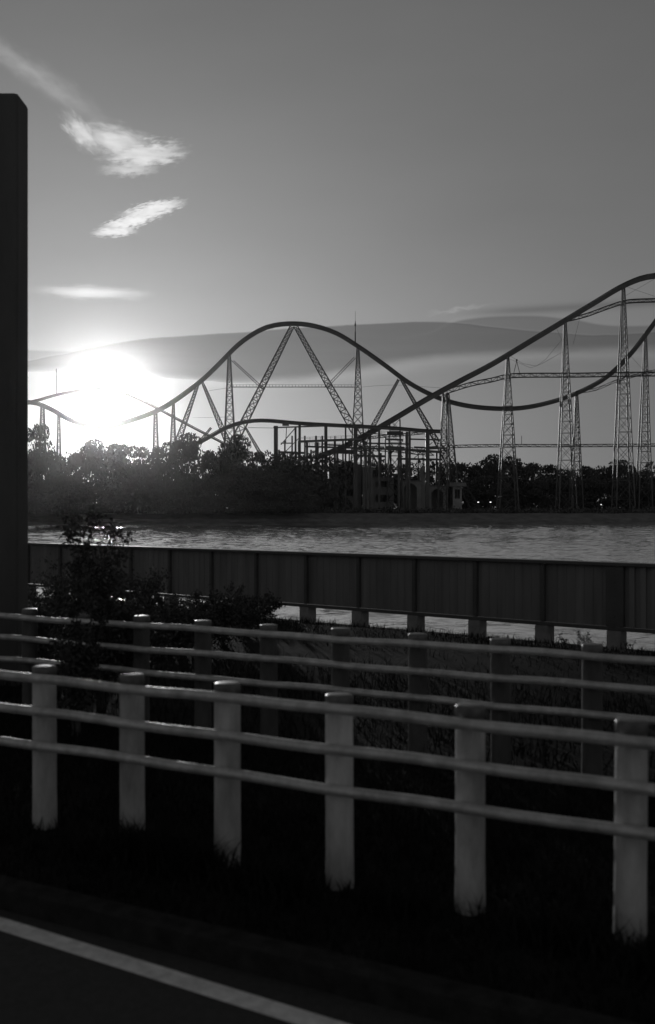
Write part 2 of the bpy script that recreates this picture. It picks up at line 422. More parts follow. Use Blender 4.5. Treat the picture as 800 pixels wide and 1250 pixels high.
track(big, TA, label='thick curved track over the rounded left hill and through the long dip')
TB = [(385, 556, 438), (412, 546, 436), (440, 532, 434), (480, 509, 432), (520, 485, 431), (560, 463, 430), (600, 442, 430), (650, 412, 430), (690, 388, 430), (725, 367, 430), (755, 349, 430), (780, 338, 430), (800, 334, 430), (830, 331, 431), (870, 340, 432)]
track(big, TB, w=2.0, h=2.0, label='straight thick track climbing to the high hill at the right')
TU = [(-40, 500, 470), (0, 494, 470), (40, 489, 469), (65, 482, 469), (95, 476, 468), (125, 473, 468), (150, 478, 467), (180, 491, 466), (205, 504, 466), (235, 520, 465), (262, 534, 465), (285, 546, 465)]
track(big, TU, w=1.3, h=1.0, rail=.8, label='thin track sloping down behind the left hill')
def truss_track(px, h=1.6, w=1.6, label=None, r=.12):
    P = spline([at(*p) for p in px], 2.2); bm = bmesh.new(); rows = []
    for sg, up in ((-1, 0), (1, 0), (-1, 1), (1, 1)):
        Q = []
        for i, p in enumerate(P):
            s, u = frame(P[min(i + 1, len(P) - 1)] - P[max(i - 1, 0)]); Q.append(p + s * sg * w / 2 + Vector((0, 0, h * (up - .5))))
        rows.append(Q); tube(bm, Q, r * 1.3, 4)
    for i in range(len(P) - 1):
        for a, b in ((0, 2), (1, 3)):
            tube(bm, [rows[a][i], rows[b][i + 1]] if i % 2 else [rows[b][i], rows[a][i + 1]], r * .8, 4)
            tube(bm, [rows[a][i], rows[b][i]], r * .7, 4)
        tube(bm, [rows[0][i], rows[1][i]], r, 4)
    t = obj('truss_track', bm, M['track'], big)
    if label: lab(t, label)
    return t
truss_track([(546, 478, 436), (575, 469, 436), (600, 464, 436), (622, 459, 436), (655, 458, 436), (700, 458, 436), (760, 457, 436), (850, 456, 436)], label='level truss track passing behind the right towers')
truss_track([(690, 391, 434), (715, 385, 434), (740, 376, 434), (762, 369, 434), (785, 367, 434), (850, 366, 434)], h=1.3, label='thin truss track under the high right hill')
truss_track([(704, 479, 449), (728, 475, 449), (750, 466, 449), (770, 460, 449), (800, 453, 449), (850, 452, 449)], h=1.0, r=.07, label='faint thin truss rising behind the right towers')
truss_track([(440, 546, 470), (500, 548, 470), (556, 545, 468), (620, 544, 468), (700, 544, 468), (850, 543, 468)], h=1.1, r=.10, label='low level truss track just above the treetops')
truss_track([(425, 537, 445), (465, 533, 445), (500, 530, 445), (540, 526, 445)], h=.9, r=.10, label='short low truss track beside the station')
truss_track([(430, 549, 447), (470, 549, 447), (510, 553, 447), (530, 554, 447)], h=1.2, r=.12)
def tower(pxt, yt, Y, pxb, wt, wb, label=None, leg=.27, br=.09, yb=None):
    top = at(pxt, yt, Y); bot = ground_pt(pxb, Y) if yb is None else at(pxb, yb, Y)
    bm = bmesh.new(); lattice(bm, top, bot, wt, wb, leg, br)
    for sx in (-1, 1):
        for sy in (-1, 1):
            if yb is None: box(bm, (bot.x + sx * wb / 2, Y + sy * wb / 2, GZ + .2), (1.2, 1.2, .9))
    o = obj('support_tower', bm, M['steel'], big)
    if label: lab(o, label)
    return o
px2m = lambda p, Y: p * Y / F
for a in ((620, 434, 430, 620, 2, 24, 'lattice tower in the dip, third from the right edge of the tall ones'), (690, 392, 430, 691.5, 2, 22, 'tall lattice tower under the rising track'),
          (704, 477, 447, 703.5, 2, 15, 'shorter lattice tower close behind a taller one'), (761, 347, 430, 761, 2.5, 23, 'tallest lattice tower under the high right hill'),
          (788, 406, 446, 786, 2, 17, 'lattice tower under the steep climb near the right edge'), (437, 424, 450, 437, 2.4, 23, 'lattice tower right of the hilltop'),
          (280, 433, 452, 281, 2.6, 20, 'lattice tower left of the hilltop'), (543, 480, 431, 540, 4, 12, 'pair of close lattice legs below the crossing'),
          (547, 480, 440, 556, 2, 12, None), (482, 512, 433, 482, 12, 19, None), (212, 490, 453, 210, 1.5, 13, None), (190, 501, 462, 191, 3, 10, None), (52, 494, 458, 52, 3, 12, None), (72, 505, 457, 72, 2, 7, None), (850, 345, 445, 850, 2, 23, None)):
    px, yt, Y, pb, wt, wb, l = a
    tower(px, yt, Y, pb, px2m(wt, Y), px2m(wb, Y), l)
# inclined lattice legs of the A-frames
def aleg(pxt, yt, pxb, yb, Y, w0, w1, label=None):
    a = at(pxt, yt, Y); b = at(pxb, yb, Y); t = (a.z - GZ) / (a.z - b.z); b = a + (b - a) * t
    bm = bmesh.new(); lattice(bm, a, b, w0, w1, .19, .10)
    o = obj('slanting_leg', bm, M['steel'], big)
    if label: lab(o, label)
aleg(357, 398, 296, 520, 452, 1.6, 4.2, 'long slanting lattice leg left of the hilltop')
aleg(361, 398, 433, 526, 452, 1.6, 4.2, 'long slanting lattice leg right of the hilltop')
aleg(243, 466, 224, 520, 453, .8, 4.0); aleg(247, 466, 272, 525, 453, .8, 4.0)
aleg(487, 463, 460, 512, 449, .8, 3.4); aleg(490, 463, 534, 540, 449, .8, 3.4)
aleg(300, 522, 317, 552, 448, .5, 2.6); aleg(258, 522, 243, 540, 462, .6, 2)
# braces and the level maintenance walkway between the towers
for a, b in (((284, 440), (322, 475)), ((434, 436), (398, 473))):
    bm = bmesh.new()
    for dx in (-1.5, 1.5): tube(bm, [at(a[0] + dx, a[1], 452), at(b[0] + dx * 1.3, b[1], 452)], .12, 4)
    n = 12
    for i in range(n):
        t = i / n; p = at(a[0] + (b[0] - a[0]) * t - 1.5, a[1] + (b[1] - a[1]) * t, 452); t = (i + 1) / n
        q = at(a[0] + (b[0] - a[0]) * t + 1.5, a[1] + (b[1] - a[1]) * t, 452); tube(bm, [p, q], .06, 4)
    obj('brace', bm, M['steel'], big)
bm = bmesh.new(); P = [at(x, 472.5, 452) for x in range(281, 438, 4)]
band(bm, P, 1.0, -.12, .12)
for p in P: tube(bm, [p, p + Vector((0, 0, 1))], .07, 4)
tube(bm, [p + Vector((0, 0, 1)) for p in P], .06, 4)
obj('walkway', bm, M['track'], big)
def cable(pts, Y, r=.05):
    bm = bmesh.new(); tube(bm, spline([at(x, y, Y) for x, y in pts], 5), r, 4); obj('cable', bm, M['track'], big)
cable([(255, 477), (281, 473)], 452); cable([(437, 473), (480, 470), (545, 474)], 452); cable([(235, 510), (281, 509)], 452)
cable([(622, 438), (648, 449), (690, 428)], 431); cable([(622, 434), (655, 447), (690, 410)], 431)
cable([(690, 424), (677, 395)], 431); cable([(700, 420), (708, 388)], 431); cable([(762, 362), (800, 340)], 431); cable([(765, 350), (800, 362)], 431); cable([(766, 430), (786, 452)], 440)
bm = bmesh.new()
for dx in (-4, 4): tube(bm, [at(631, 441, 436), at(631 + dx, 457, 436)], .12, 4)
tube(bm, [at(631, 441, 436), at(631, 438.5, 436)], .35, 5)
obj('beacon_frame', bm, M['track'], big)
bm = bmesh.new(); tube(bm, [at(434, 423, 450), at(434, 405, 450)], .28, 5); tube(bm, [at(434, 405, 450), at(434, 392, 450)], .17, 5); tube(bm, [at(434, 392, 450), at(434, 380, 450)], .07, 5)
tube(bm, [at(434, 398, 450), at(434, 395, 450)], .35, 5)
lab(obj('mast', bm, M['track'], big), 'thin lightning mast above the track')
bm = bmesh.new(); tube(bm, [at(69, 481, 469), at(69, 450, 469)], .22, 5); obj('mast', bm, M['track'], big)
bm = bmesh.new(); tube(bm, [at(637, 543, 468), at(637, 532, 468)], .12, 5); obj('mast', bm, M['track'], big)

low = thing('roller_coaster', 'low roller coaster with level track on plain columns above dark trees left of centre', 'roller coaster', ground_pt(400, 425))
def ctrack():
    TC = [(225, 548, 430), (248, 536, 429), (262, 528, 428), (275, 521, 427), (292, 515, 426), (310, 512, 425), (330, 512, 425), (365, 515, 424), (400, 517, 424), (440, 519, 424), (480, 521, 424), (515, 524, 424), (538, 525, 424)]
    track(low, TC, w=1.7, h=1.3, rail=.9, label='level dark track curving down into the trees at its left end')
ctrack()
def column(px, yt, Y, w, yb=None, parent=low, name='column'):
    t = at(px, yt, Y); b = GZ if yb is None else at(px, yb, Y).z
    bm = bmesh.new(); box(bm, (t.x, Y, (t.z + b) / 2), (w, w, t.z - b), 0, .05); return obj(name, bm, M['track'], parent)
for px, yt, w in ((337, 520, 1.6), (361, 522, .8), (366, 517, 1.0), (398, 518, 1.3), (422, 519, .7), (434, 519, 1.7), (500, 524, .8), (463, 521, .8), (522, 526, 1.6)): column(px, yt, 424, w)
def beam(x0, y0, x1, y1, Y, h, d=1.0, rail=False, name='beam'):
    bm = bmesh.new(); a, b = at(x0, y0, Y), at(x1, y1, Y); band(bm, [a, b], d, -h / 2, h / 2)
    if rail:
        n = int((b - a).length / 2); off = Vector((0, -d / 2, h / 2))
        for i in range(n + 1): p = a + (b - a) * i / n + off; tube(bm, [p, p + Vector((0, 0, 1.1))], .07, 4)
        for z in (.6, 1.1): tube(bm, [a + off + Vector((0, 0, z)), b + off + Vector((0, 0, z))], .05, 4)
    return obj(name, bm, M['steel'], low)
beam(334, 522, 396, 520, 423, .5); beam(345, 517.5, 353, 517.5, 423, 1.5, 1.6); beam(303, 522, 336, 522.5, 424, .15, .4)
beam(343, 543, 361, 522, 423, .35, .35); beam(343, 541, 356, 541, 423, .4); beam(349, 541, 350, 522, 423, .2, .3)
beam(366, 539, 442, 536, 421, .8, 3, True, 'platform'); beam(372, 545, 470, 548, 426, .6, 3, True, 'platform'); beam(470, 547, 540, 552, 426, .9, 2, False)
beam(440, 528, 478, 531, 423, .3, 1, True, 'platform'); beam(472, 529, 492, 529, 433, 1.4, 3); beam(495, 531, 497, 556, 424, .1, .2)
for px, yt, yb in ((375, 540, 560), (388, 540, 560), (409, 538, 565), (452, 528, 556), (497, 527, 558), (412, 546, 560), (447, 548, 575), (487, 549, 575)): column(px, yt, 425, .9)

brnd = random.Random(8)
for k in range(26):
    px = 342 + k * 7.6 + brnd.uniform(-2, 2); yt = brnd.choice((532, 538, 544, 549, 553)); column(px, yt, 447 + brnd.uniform(-2, 3), brnd.uniform(.45, .9))
for x0, x1, y, h in ((342, 372, 552, .8), (352, 402, 558, .6), (398, 430, 543, .5), (404, 436, 551, 1.6), (430, 470, 556, .8), (448, 500, 541, .5), (470, 492, 536, .6), (470, 494, 546, 1.0), (484, 540, 560, .7), (500, 538, 536, .45), (505, 545, 546, .6)):
    beam(x0, y, x1, y + 1, 427.3, h, 2.4, k % 2 == 0)
for x0, y0, x1, y1 in ((344, 556, 366, 534), (372, 560, 398, 540), (402, 560, 424, 540), (440, 560, 462, 542), (462, 560, 444, 542), (474, 558, 492, 538), (492, 558, 474, 538), (505, 560, 528, 540)):
    beam(x0, y0, x1, y1, 426.4, .3, .3, name='diagonal_beam')

# ------------------------------------------------------------------ buildings of the park
def facade(bm, x0, x1, z0, z1, Y, t, holes):
    """front wall built of vertical strips; holes: (xa, xb, za, zb, arched)"""
    xs = {x0, x1}
    for a, b, c, d, ar in holes:
        n = 10 if ar else 1
        for k in range(n + 1): xs.add(a + (b - a) * k / n)
    xs = sorted(xs)
    for a, b in zip(xs, xs[1:]):
        m = (a + b) / 2; cuts = []
        for xa, xb, za, zb, ar in holes:
            if xa < m < xb:
                top = zb
                if ar: r = (xb - xa) / 2; top = zb - r + math.sqrt(max(0, r * r - (m - (xa + xb) / 2) ** 2))
                cuts.append((za, top))
        cuts.sort(); z = z0
        for c, d in cuts:
            if c > z + .01: box(bm, ((a + b) / 2, Y + t / 2, (z + c) / 2), (b - a, t, c - z))
            z = d
        if z1 > z: box(bm, ((a + b) / 2, Y + t / 2, (z + z1) / 2), (b - a, t, z1 - z))
def building(name, label, px0, px1, ytop, Y, depth, holes, m, roofy=.5, parapet=.3, cat='building', arch_top=False, group=None):
    sx = Y / F; x0, x1 = (px0 - 400) * sx, (px1 - 400) * sx; zt = CZ + (HZ - ytop) * sx; z0 = GZ - .2
    t = thing(name, label, cat, ((x0 + x1) / 2, Y + depth / 2, GZ), group)
    H = [((a - 400) * sx, (b - 400) * sx, max(z0, CZ + (HZ - yb) * sx), CZ + (HZ - yt) * sx, ar) for a, b, yt, yb, ar in holes]
    bm = bmesh.new(); facade(bm, x0, x1, z0, zt, Y, .4, H)
    box(bm, (x0 + .2, Y + depth / 2 + .2, (z0 + zt) / 2), (.4, depth - .4, zt - z0)); box(bm, (x1 - .2, Y + depth / 2 + .2, (z0 + zt) / 2), (.4, depth - .4, zt - z0))
    box(bm, (((x0 + x1) / 2), Y + depth - .2, (z0 + zt) / 2), (x1 - x0 - .81, .4, zt - z0))
    obj('wall', bm, m, t)
    bm = bmesh.new()
    if arch_top:
        r = (x1 - x0) / 2 + parapet; n = 12; A = []; B = []
        for k in range(n + 1):
            a = math.pi * k / n; q = Vector(((x0 + x1) / 2 + r * math.cos(a), 0, zt + r * .85 * math.sin(a)))
            A.append(bm.verts.new(q + Vector((0, Y - parapet, .01)))); B.append(bm.verts.new(q + Vector((0, Y + depth + parapet, .01))))
        bm.faces.new(A); bm.faces.new(B[::-1])
        for k in range(n): bm.faces.new((A[k], B[k], B[k + 1], A[k + 1]))
        bm.faces.new((A[0], A[-1], B[-1], B[0]))
    else: box(bm, ((x0 + x1) / 2, Y + depth / 2, zt + roofy / 2 + .01), (x1 - x0 + 2 * parapet, depth + 2 * parapet, roofy), 0, .04)
    obj('roof', bm, m if arch_top else M['roof'], t)
    for a, b, c, d, ar in H:
        if d - c < 8:
            bm = bmesh.new()
            for xx in (a + .08, b - .08): box(bm, (xx, Y + .25, (c + d) / 2), (.16, .12, d - c))
            for zz in (c + .08, d - .08): box(bm, ((a + b) / 2, Y + .25, zz), (b - a - .33, .12, .16))
            box(bm, ((a + b) / 2, Y + .25, (c + d) / 2), (.1, .1, d - c - .33))
            w = obj('window', bm, m, t)
            bm = bmesh.new(); box(bm, ((a + b) / 2, Y + .33, (c + d) / 2), (b - a, .03, d - c)); obj('pane', bm, M['glass'], w)
    return t
building('station_building', 'flat roofed grey building with rows of square windows under the crossing tracks', 404, 441, 568, 437, 14,
         [(409, 420, 570, 579, 0), (425, 434, 570, 579, 0), (409, 414, 584, 590, 0), (418, 423, 584, 590, 0), (428, 434, 583, 591, 0), (409, 416, 597, 606, 0), (422, 432, 596, 606, 0)], M['wall'])
building('turret', 'narrow pale turret with rounded top beside the station building', 443, 455, 574, 434, 5, [(446, 449, 577, 584, 1), (450.5, 453.5, 577, 584, 1), (446, 450, 590, 597, 0)], M['wall2'], arch_top=True, cat='building')
building('park_hall', 'wide low grey hall with one dark square window behind the turret', 455, 481, 584, 439, 12, [(465, 474, 587, 595, 0), (458, 462, 588, 594, 0), (458, 476, 604, 613, 0)], M['wall'])
building('gate_building', 'pale stepped gate building with a tall round arch in its front', 490, 514, 588, 436, 8, [(493, 509, 590, 622, 1)], M['wall2'])
building('turret', 'short pale turret with rounded top above the arched gate', 514, 523, 573, 438, 5, [(516.5, 521, 574, 580, 1)], M['wall2'], arch_top=True, cat='building')
building('gate_building', 'broad pale gate building with a wide low arch, right of the tall arch', 523, 546, 594, 436, 8, [(527, 541, 597, 622, 1)], M['wall2'])
building('viewing_terrace', 'small pale pavilion with overhanging flat roof at the right end of the buildings', 553, 564, 594, 434, 6, [(555, 562, 597, 609, 0)], M['wall2'], roofy=1.6, parapet=1.6, cat='pavilion')
building('service_shed', 'long low shed among the trees left of the station building', 346, 398, 590, 432, 10, [(350, 358, 594, 601, 0), (364, 372, 594, 601, 0), (378, 386, 594, 601, 0)], M['wall'])
for px, py, Y, lb in ((390, 610, 415, 'lit lamp post on the far bank in front of the trees left of centre'), (599, 613, 420, 'lit lamp post on the far bank left of the first tall tower'), (584, 613, 421, 'lit lamp post beside the pavilion at the end of the buildings'), (734, 616, 428, 'small lit lamp post between the two tall right towers')):
    p = at(px, py, Y); t = thing('lamp_post', lb, 'lamp post', (p.x, Y, GZ), 'lamp posts along the far bank')
    bm = bmesh.new(); tube(bm, [(p.x, Y, GZ - .1), (p.x, Y, p.z - .1)], [.09, .06], 6); obj('pole', bm, M['steel'], t)
    bm = bmesh.new(); w = .8 if px > 734 or px < 600 else .45
    box(bm, (p.x, Y, p.z), (w * .8, .35, .28), 0, .06); obj('lamp_head', bm, M['lamp'], t)
    bm = bmesh.new(); box(bm, (p.x, Y, p.z + .2), (w, .5, .1)); obj('lamp_hood', bm, M['steel'], t)

# ------------------------------------------------------------------ trees of the far shore
def leafcloud(bm, blobs, n, s, rnd, flat=.0):
    for _ in range(n):
        c, r = rnd.choice(blobs)
        while True:
            v = Vector((rnd.uniform(-1, 1), rnd.uniform(-1, 1), rnd.uniform(-1, 1)))
            if .15 < v.length < 1: break
        v = v.normalized() * v.length ** .45
        p = Vector(c) + Vector((v.x * r[0], v.y * r[1], v.z * r[2]))
        a = Vector((rnd.gauss(0, 1), rnd.gauss(0, 1), rnd.gauss(0, 1))).normalized(); b = a.orthogonal().normalized(); q = s * rnd.uniform(.6, 1.3)
        b.rotate(Matrix.Rotation(rnd.uniform(0, 6.28), 3, a)); c2 = a.cross(b)
        vs = [bm.verts.new(p + b * q * .5 * x + c2 * q * .5 * y) for x, y in ((-1, -.1), (-.2, -.6), (1, .1), (.1, .7))]
        bm.faces.new(vs)
def crown_mesh(seed, tall):
    """crown for a tree of unit height 1 and unit width"""
    rnd = random.Random(seed); blobs = []
    for i in range(20):
        h = rnd.uniform(.08, .84); rad = .36 * math.sin(math.pi * min(1, max(.08, (h * .95)))) ** .6
        a = rnd.uniform(0, 6.28); d = rnd.uniform(.2, 1) * rad; r = rnd.uniform(.12, .22)
        blobs.append(((math.cos(a) * d, math.sin(a) * d, h), (r * 1.15, r * 1.15, r * rnd.uniform(.55, .8) / tall)))
    blobs.append(((0, 0, .5), (.25, .25, .34)))
    bm = bmesh.new(); leafcloud(bm, blobs, 4600, .052, rnd)
    me = bpy.data.meshes.new('crown'); bm.to_mesh(me); bm.free(); me.materials.append(M['treeleaf']); return me
def trunk_mesh(seed):
    rnd = random.Random(seed); bm = bmesh.new()
    tube(bm, [(0, 0, -.02), (.005, .0, .2), (-.01, .01, .45), (0, 0, .75)], [.03, .024, .016, .004], 8)
    for i in range(7):
        h = rnd.uniform(.2, .6); a = rnd.uniform(0, 6.28); L = rnd.uniform(.15, .28)
        tube(bm, [(0, 0, h), (math.cos(a) * L * .5, math.sin(a) * L * .5, h + L * .35), (math.cos(a) * L, math.sin(a) * L, h + L * .8)], [.012, .008, .003], 5)
    me = bpy.data.meshes.new('trunk'); bm.to_mesh(me); bm.free(); me.materials.append(M['bark']); return me
CR = [crown_mesh(100 + i, 1 + .1 * (i % 3)) for i in range(6)]; TR = [trunk_mesh(200 + i) for i in range(4)]
trnd = random.Random(11)
def tree(px, ytop, Y, wpx, label, group, mi=None):
    sx = Y / F; H = CZ + (HZ - ytop) * sx - GZ; Wd = wpx * 1.35 * sx
    t = thing('tree', label, 'tree', ((px - 400) * sx, Y, GZ), group)
    rz = trnd.uniform(0, 6.28); i = trnd.randrange(6) if mi is None else mi
    c = bpy.data.objects.new('crown', CR[i]); t2 = bpy.data.objects.new('trunk', TR[trnd.randrange(4)])
    for o, sc in ((c, (Wd / .95, Wd / .95, H / 1.0)), (t2, (Wd / .95 * .8, Wd / .95 * .8, H))):
        C.objects.link(o); o.parent = t; o.scale = sc; o.rotation_euler = (0, 0, rz)
GL_, GM_, GR_ = 'trees below the sun on the far shore', 'trees in front of the low coaster', 'trees behind the right towers'
# skyline trees, each with what sets it apart (photo px, top row, depth, width px)
T = [(-20, 515, 395, 60, 0), (12, 508, 390, 55, 0), (44, 505, 385, 30, 0), (62, 533, 384, 34, 0), (84, 536, 392, 38, 0), (106, 530, 386, 36, 0), (130, 537, 393, 40, 0), (152, 531, 386, 36, 0), (174, 534, 392, 36, 0),
     (196, 529, 398, 34, 0), (221, 522, 386, 42, 0), (247, 533, 392, 36, 0), (268, 545, 396, 30, 0), (286, 524, 400, 38, 0), (306, 541, 390, 32, 1), (326, 547, 398, 34, 1), (348, 545, 404, 38, 1), (370, 549, 402, 36, 1),
     (392, 547, 412, 40, 1), (414, 553, 428, 34, 1), (436, 559, 465, 34, 1), (458, 557, 470, 30, 1), (480, 559, 468, 34, 1), (502, 560, 470, 32, 1), (524, 556, 466, 34, 1), (548, 558, 470, 38, 1), (332, 566, 388, 34, 1), (300, 560, 384, 36, 1)]
R_ = [(572, 552, 470, 38), (594, 550, 462, 38), (616, 553, 470, 34), (640, 552, 464, 42), (664, 560, 470, 32), (684, 566, 474, 34), (706, 562, 470, 34), (722, 560, 466, 22), (742, 563, 474, 36), (764, 557, 470, 34), (784, 563, 466, 32), (806, 560, 470, 36), (832, 556, 470, 40), (862, 558, 474, 40),
      (583, 572, 455, 36), (608, 575, 452, 36), (634, 572, 456, 36), (660, 578, 452, 34), (688, 580, 455, 36), (716, 578, 452, 36), (744, 580, 455, 36), (774, 578, 452, 36), (800, 580, 455, 36)]
lbL = ['broad dark tree in the wood under the sun, far bank', 'broad dark tree in the wood left of the lattice legs']
for px, yt, Y, w, g in T:
    lb = {(44): 'tall tree at the right side of the dark pillar, far shore', 221: 'rounded tree crown right of the sun, under the sloping thin track', 286: 'tree with ragged crown where the low track curves down'}.get(px)
    grp = (GL_, GM_)[g]
    lb = lb or {-20: 'dark tree hidden by the dark pillar, far shore, leftmost', 12: 'dark tree hidden by the right half of the dark pillar', 62: 'low crown between the tree by the pillar and the sun', 84: 'dark tree just left of the sun on the far shore',
        106: 'dark tree below the left rim of the sun', 130: 'dark tree straight below the sun', 152: 'dark tree below the right rim of the sun', 174: 'dark tree first right of the sun', 196: 'dark tree under the narrow tower right of the sun', 247: 'dark tree left of the foot of the hilltop tower',
        268: 'low crown under the left end of the low track', 306: 'dark tree below the long left lattice leg', 326: 'dark tree just left of the first plain column', 348: 'dark tree behind the first plain column', 370: 'dark tree behind the second pair of columns', 392: 'dark tree under the railed platform',
        414: 'dark tree behind the station building, left half', 436: 'crown behind the right corner of the station building', 458: 'crown behind the rounded turret', 480: 'crown behind the low grey hall', 502: 'crown behind the tall arched gate', 524: 'crown behind the wide low arch', 548: 'crown behind the small pavilion'}.get(px)
    if lb is None: lb = ('dark leafy tree in the dense wood below the sun', 'dark leafy tree in the row under the low coaster tracks')[g]
    tree(px, yt, Y, w, lb, grp)
RL_ = ['left end of the right wood, behind the pavilion roof', 'second crown right of the pavilion, left of the first tall tower', 'crown directly behind the first tall right tower', 'highest crown just right of the first tall tower', 'second crown right of the first tall tower, lower', 'low crown left of the second tall tower', 'crown showing between the close pair of towers', 'small crown just right of the shorter tower of the pair', 'crown midway between the tower pair and the tallest tower', 'crown directly behind the tallest tower', 'crown between the tallest tower and the last tower', 'crown right of the last tower, at the photo edge']
for i, (px, yt, Y, w) in enumerate(R_):
    if i < len(RL_): tree(px, yt, Y, w, 'dark tree, ' + RL_[i], GR_)
    elif i < 14: tree(px, yt, Y, w, 'dark tree beyond the right edge of the wood', GR_)
    else: tree(px, yt, Y, w, 'lower dark tree in front of the skyline trees behind the right towers', 'lower trees of the right wood')
# lower edge of the wood: smaller trees
for i in range(26):
    px = 18 + i * 14 + trnd.uniform(-4, 4); tree(px, trnd.uniform(572, 590), trnd.uniform(372, 380) + px * .02, trnd.uniform(26, 36), ['low dark tree hidden by the dark pillar, at the wood edge', 'low dark tree at the wood edge between pillar and sun', 'low dark tree at the wood edge below the sun', 'low dark tree at the wood edge right of the sun', 'low dark tree at the wood edge below the hilltop tower', 'low dark tree at the wood edge left of the station building'][sum(px > q for q in (38, 90, 166, 240, 300))], 'low trees along the edge of the left wood')
# scrub on the far bank that nobody could count
bm = bmesh.new(); rnd = random.Random(5)
for i in range(16000):
    x = rnd.uniform(-130, 200); y = shore(x) + rnd.uniform(12, 30); h = abs(rnd.gauss(0, .8)); 
    p = Vector((x, y, GZ - .1 + h)); a = Vector((rnd.gauss(0, 1), rnd.gauss(0, 1), rnd.gauss(0, 1))).normalized(); b = a.orthogonal().normalized() * .45; c = a.cross(b)
    bm.faces.new([bm.verts.new(p + q) for q in (b, c, -b, -c)])
o = obj('scrub', bm, M['treeleaf']); o['kind'] = 'stuff'; o['label'] = 'dark scrub along the top of the far bank'; o['category'] = 'scrub'

# ------------------------------------------------------------------ plate girder wall on short feet
gw = thing('girder_wall', 'long dark riveted plate wall raised on short feet along the river edge', 'barrier', NG * GD + Vector((0, 0, LEDGE)))
gzt, gzb = CZ - 1.22, CZ - 2.73
rotg = math.atan2(DG.y, DG.x)
def gp(u, dn=0): return NG * (GD + dn) + DG * u
# feet along the wall: from photo px
def u_of(px): t = (px - 400) / F; Z = 29 * 1.242 / (1.242 + t); return (Vector((t * Z, Z, 0)) - NG * GD).dot(DG)
fu = [u_of(p) for p in (315, 376, 440, 508, 583, 665, 753)]
sp_ = (fu[-1] - fu[0]) / 6
fu = [fu[0] - sp_ * k for k in range(22, 0, -1)] + fu + [fu[-1] + sp_ * k for k in range(1, 5)]
for i, u in enumerate(fu):
    p = gp(u); bm = bmesh.new(); box(bm, (p.x, p.y, (gzb + LEDGE) / 2), (.34, .34, gzb - LEDGE), rotg, .015)
    box(bm, (p.x, p.y, LEDGE + .03), (.48, .48, .10), rotg, .01)
    obj('foot', bm, M['foot'], gw)
for i, (a, b) in enumerate(zip(fu, fu[1:])):
    right = i >= len(fu) - 5
    c = gp((a + b) / 2); L = b - a - .03; bm = bmesh.new()
    box(bm, (c.x, c.y, (gzt + gzb) / 2), (L, .05, gzt - gzb - .16), rotg)
    nr = 8 if not right else 7
    for k in range(nr):
        q = gp(a + (k + .5) * (b - a) / nr, -.045 if right else -.007); box(bm, (q.x, q.y, (gzt + gzb) / 2), (.02 if not right else .12, .052 if not right else .08, gzt - gzb - .17), rotg)
    o = obj('panel', bm, M['girder_light'] if right else M['girder'], gw)
    if right: lab(o, 'paler ribbed plate at the right end')
    q = gp(a, -.07); bm = bmesh.new(); box(bm, (q.x, q.y, (gzt + gzb) / 2), (.10 if not right or i > len(fu) - 5 else .42, .1, gzt - gzb - .165), rotg, .01)
    for k in range(9): box(bm, (gp(a, -.125).x, gp(a, -.125).y, gzb + .15 + k * .155), (.03, .02, .03), rotg)
    obj('stiffener', bm, M['flange'], gw)
for nm, z, h, w in (('top_flange', gzt - .035, .07, .34), ('bottom_flange', gzb + .035, .07, .34)):
    bm = bmesh.new(); a, b = gp(fu[0] - .5), gp(fu[-1] + .5); c = (a + b) / 2; box(bm, (c.x, c.y, z), ((b - a).length, w, h), rotg, .008); obj(nm, bm, M['flange'], gw)

# ------------------------------------------------------------------ guard fences
def post_mesh(seed):
    rnd = random.Random(seed); bm = bmesh.new(); n = 28
    prof = [(0, -.15), (.088, -.15), (.089, 0), (.086, .3), (.086, .7), (.085, 1.085), (.080, 1.092), (0, 1.092)]
    rings = []
    for r, z in prof: rings.append([bm.verts.new((r * math.cos(2 * math.pi * k / n), r * math.sin(2 * math.pi * k / n), z)) for k in range(n)] if r else [bm.verts.new((0, 0, z))])
    for a, b in zip(rings, rings[1:]):
        for k in range(n):
            if len(a) == 1: bm.faces.new((a[0], b[(k + 1) % n], b[k]))
            elif len(b) == 1: bm.faces.new((a[k], a[(k + 1) % n], b[0]))
            else: bm.faces.new((a[k], a[(k + 1) % n], b[(k + 1) % n], b[k]))
    return bm
def lathe(bm, prof, n=28):
    rings = [[bm.verts.new((r * math.cos(2 * math.pi * k / n), r * math.sin(2 * math.pi * k / n), z)) for k in range(n)] for r, z in prof]
    for a, b in zip(rings, rings[1:]):
        for k in range(n): bm.faces.new((a[k], a[(k + 1) % n], b[(k + 1) % n], b[k]))
    bm.faces.new(rings[0][::-1]); bm.faces.new(rings[-1])
bm = post_mesh(0); pm = bpy.data.meshes.new('post'); bm.to_mesh(pm); bm.free(); pm.materials.append(M['concrete'])
for p in pm.polygons: p.use_smooth = len(p.vertices) == 4
bm = bmesh.new(); lathe(bm, [(.084, 1.115), (.087, 1.12), (.087, 1.17), (.083, 1.178), (.06, 1.182), (.01, 1.184)]); 
cm = bpy.data.meshes.new('cap'); bm.to_mesh(cm); bm.free(); cm.materials.append(M['cap'])
for p in cm.polygons: p.use_smooth = len(p.vertices) == 4
bm = bmesh.new(); lathe(bm, [(.078, 1.09), (.078, 1.118)]); nm_ = bpy.data.meshes.new('neck'); bm.to_mesh(nm_); bm.free(); nm_.materials.append(M['sleeve'])
pm2 = pm.copy(); pm2.materials.clear(); pm2.materials.append(M['shaded_concrete'])
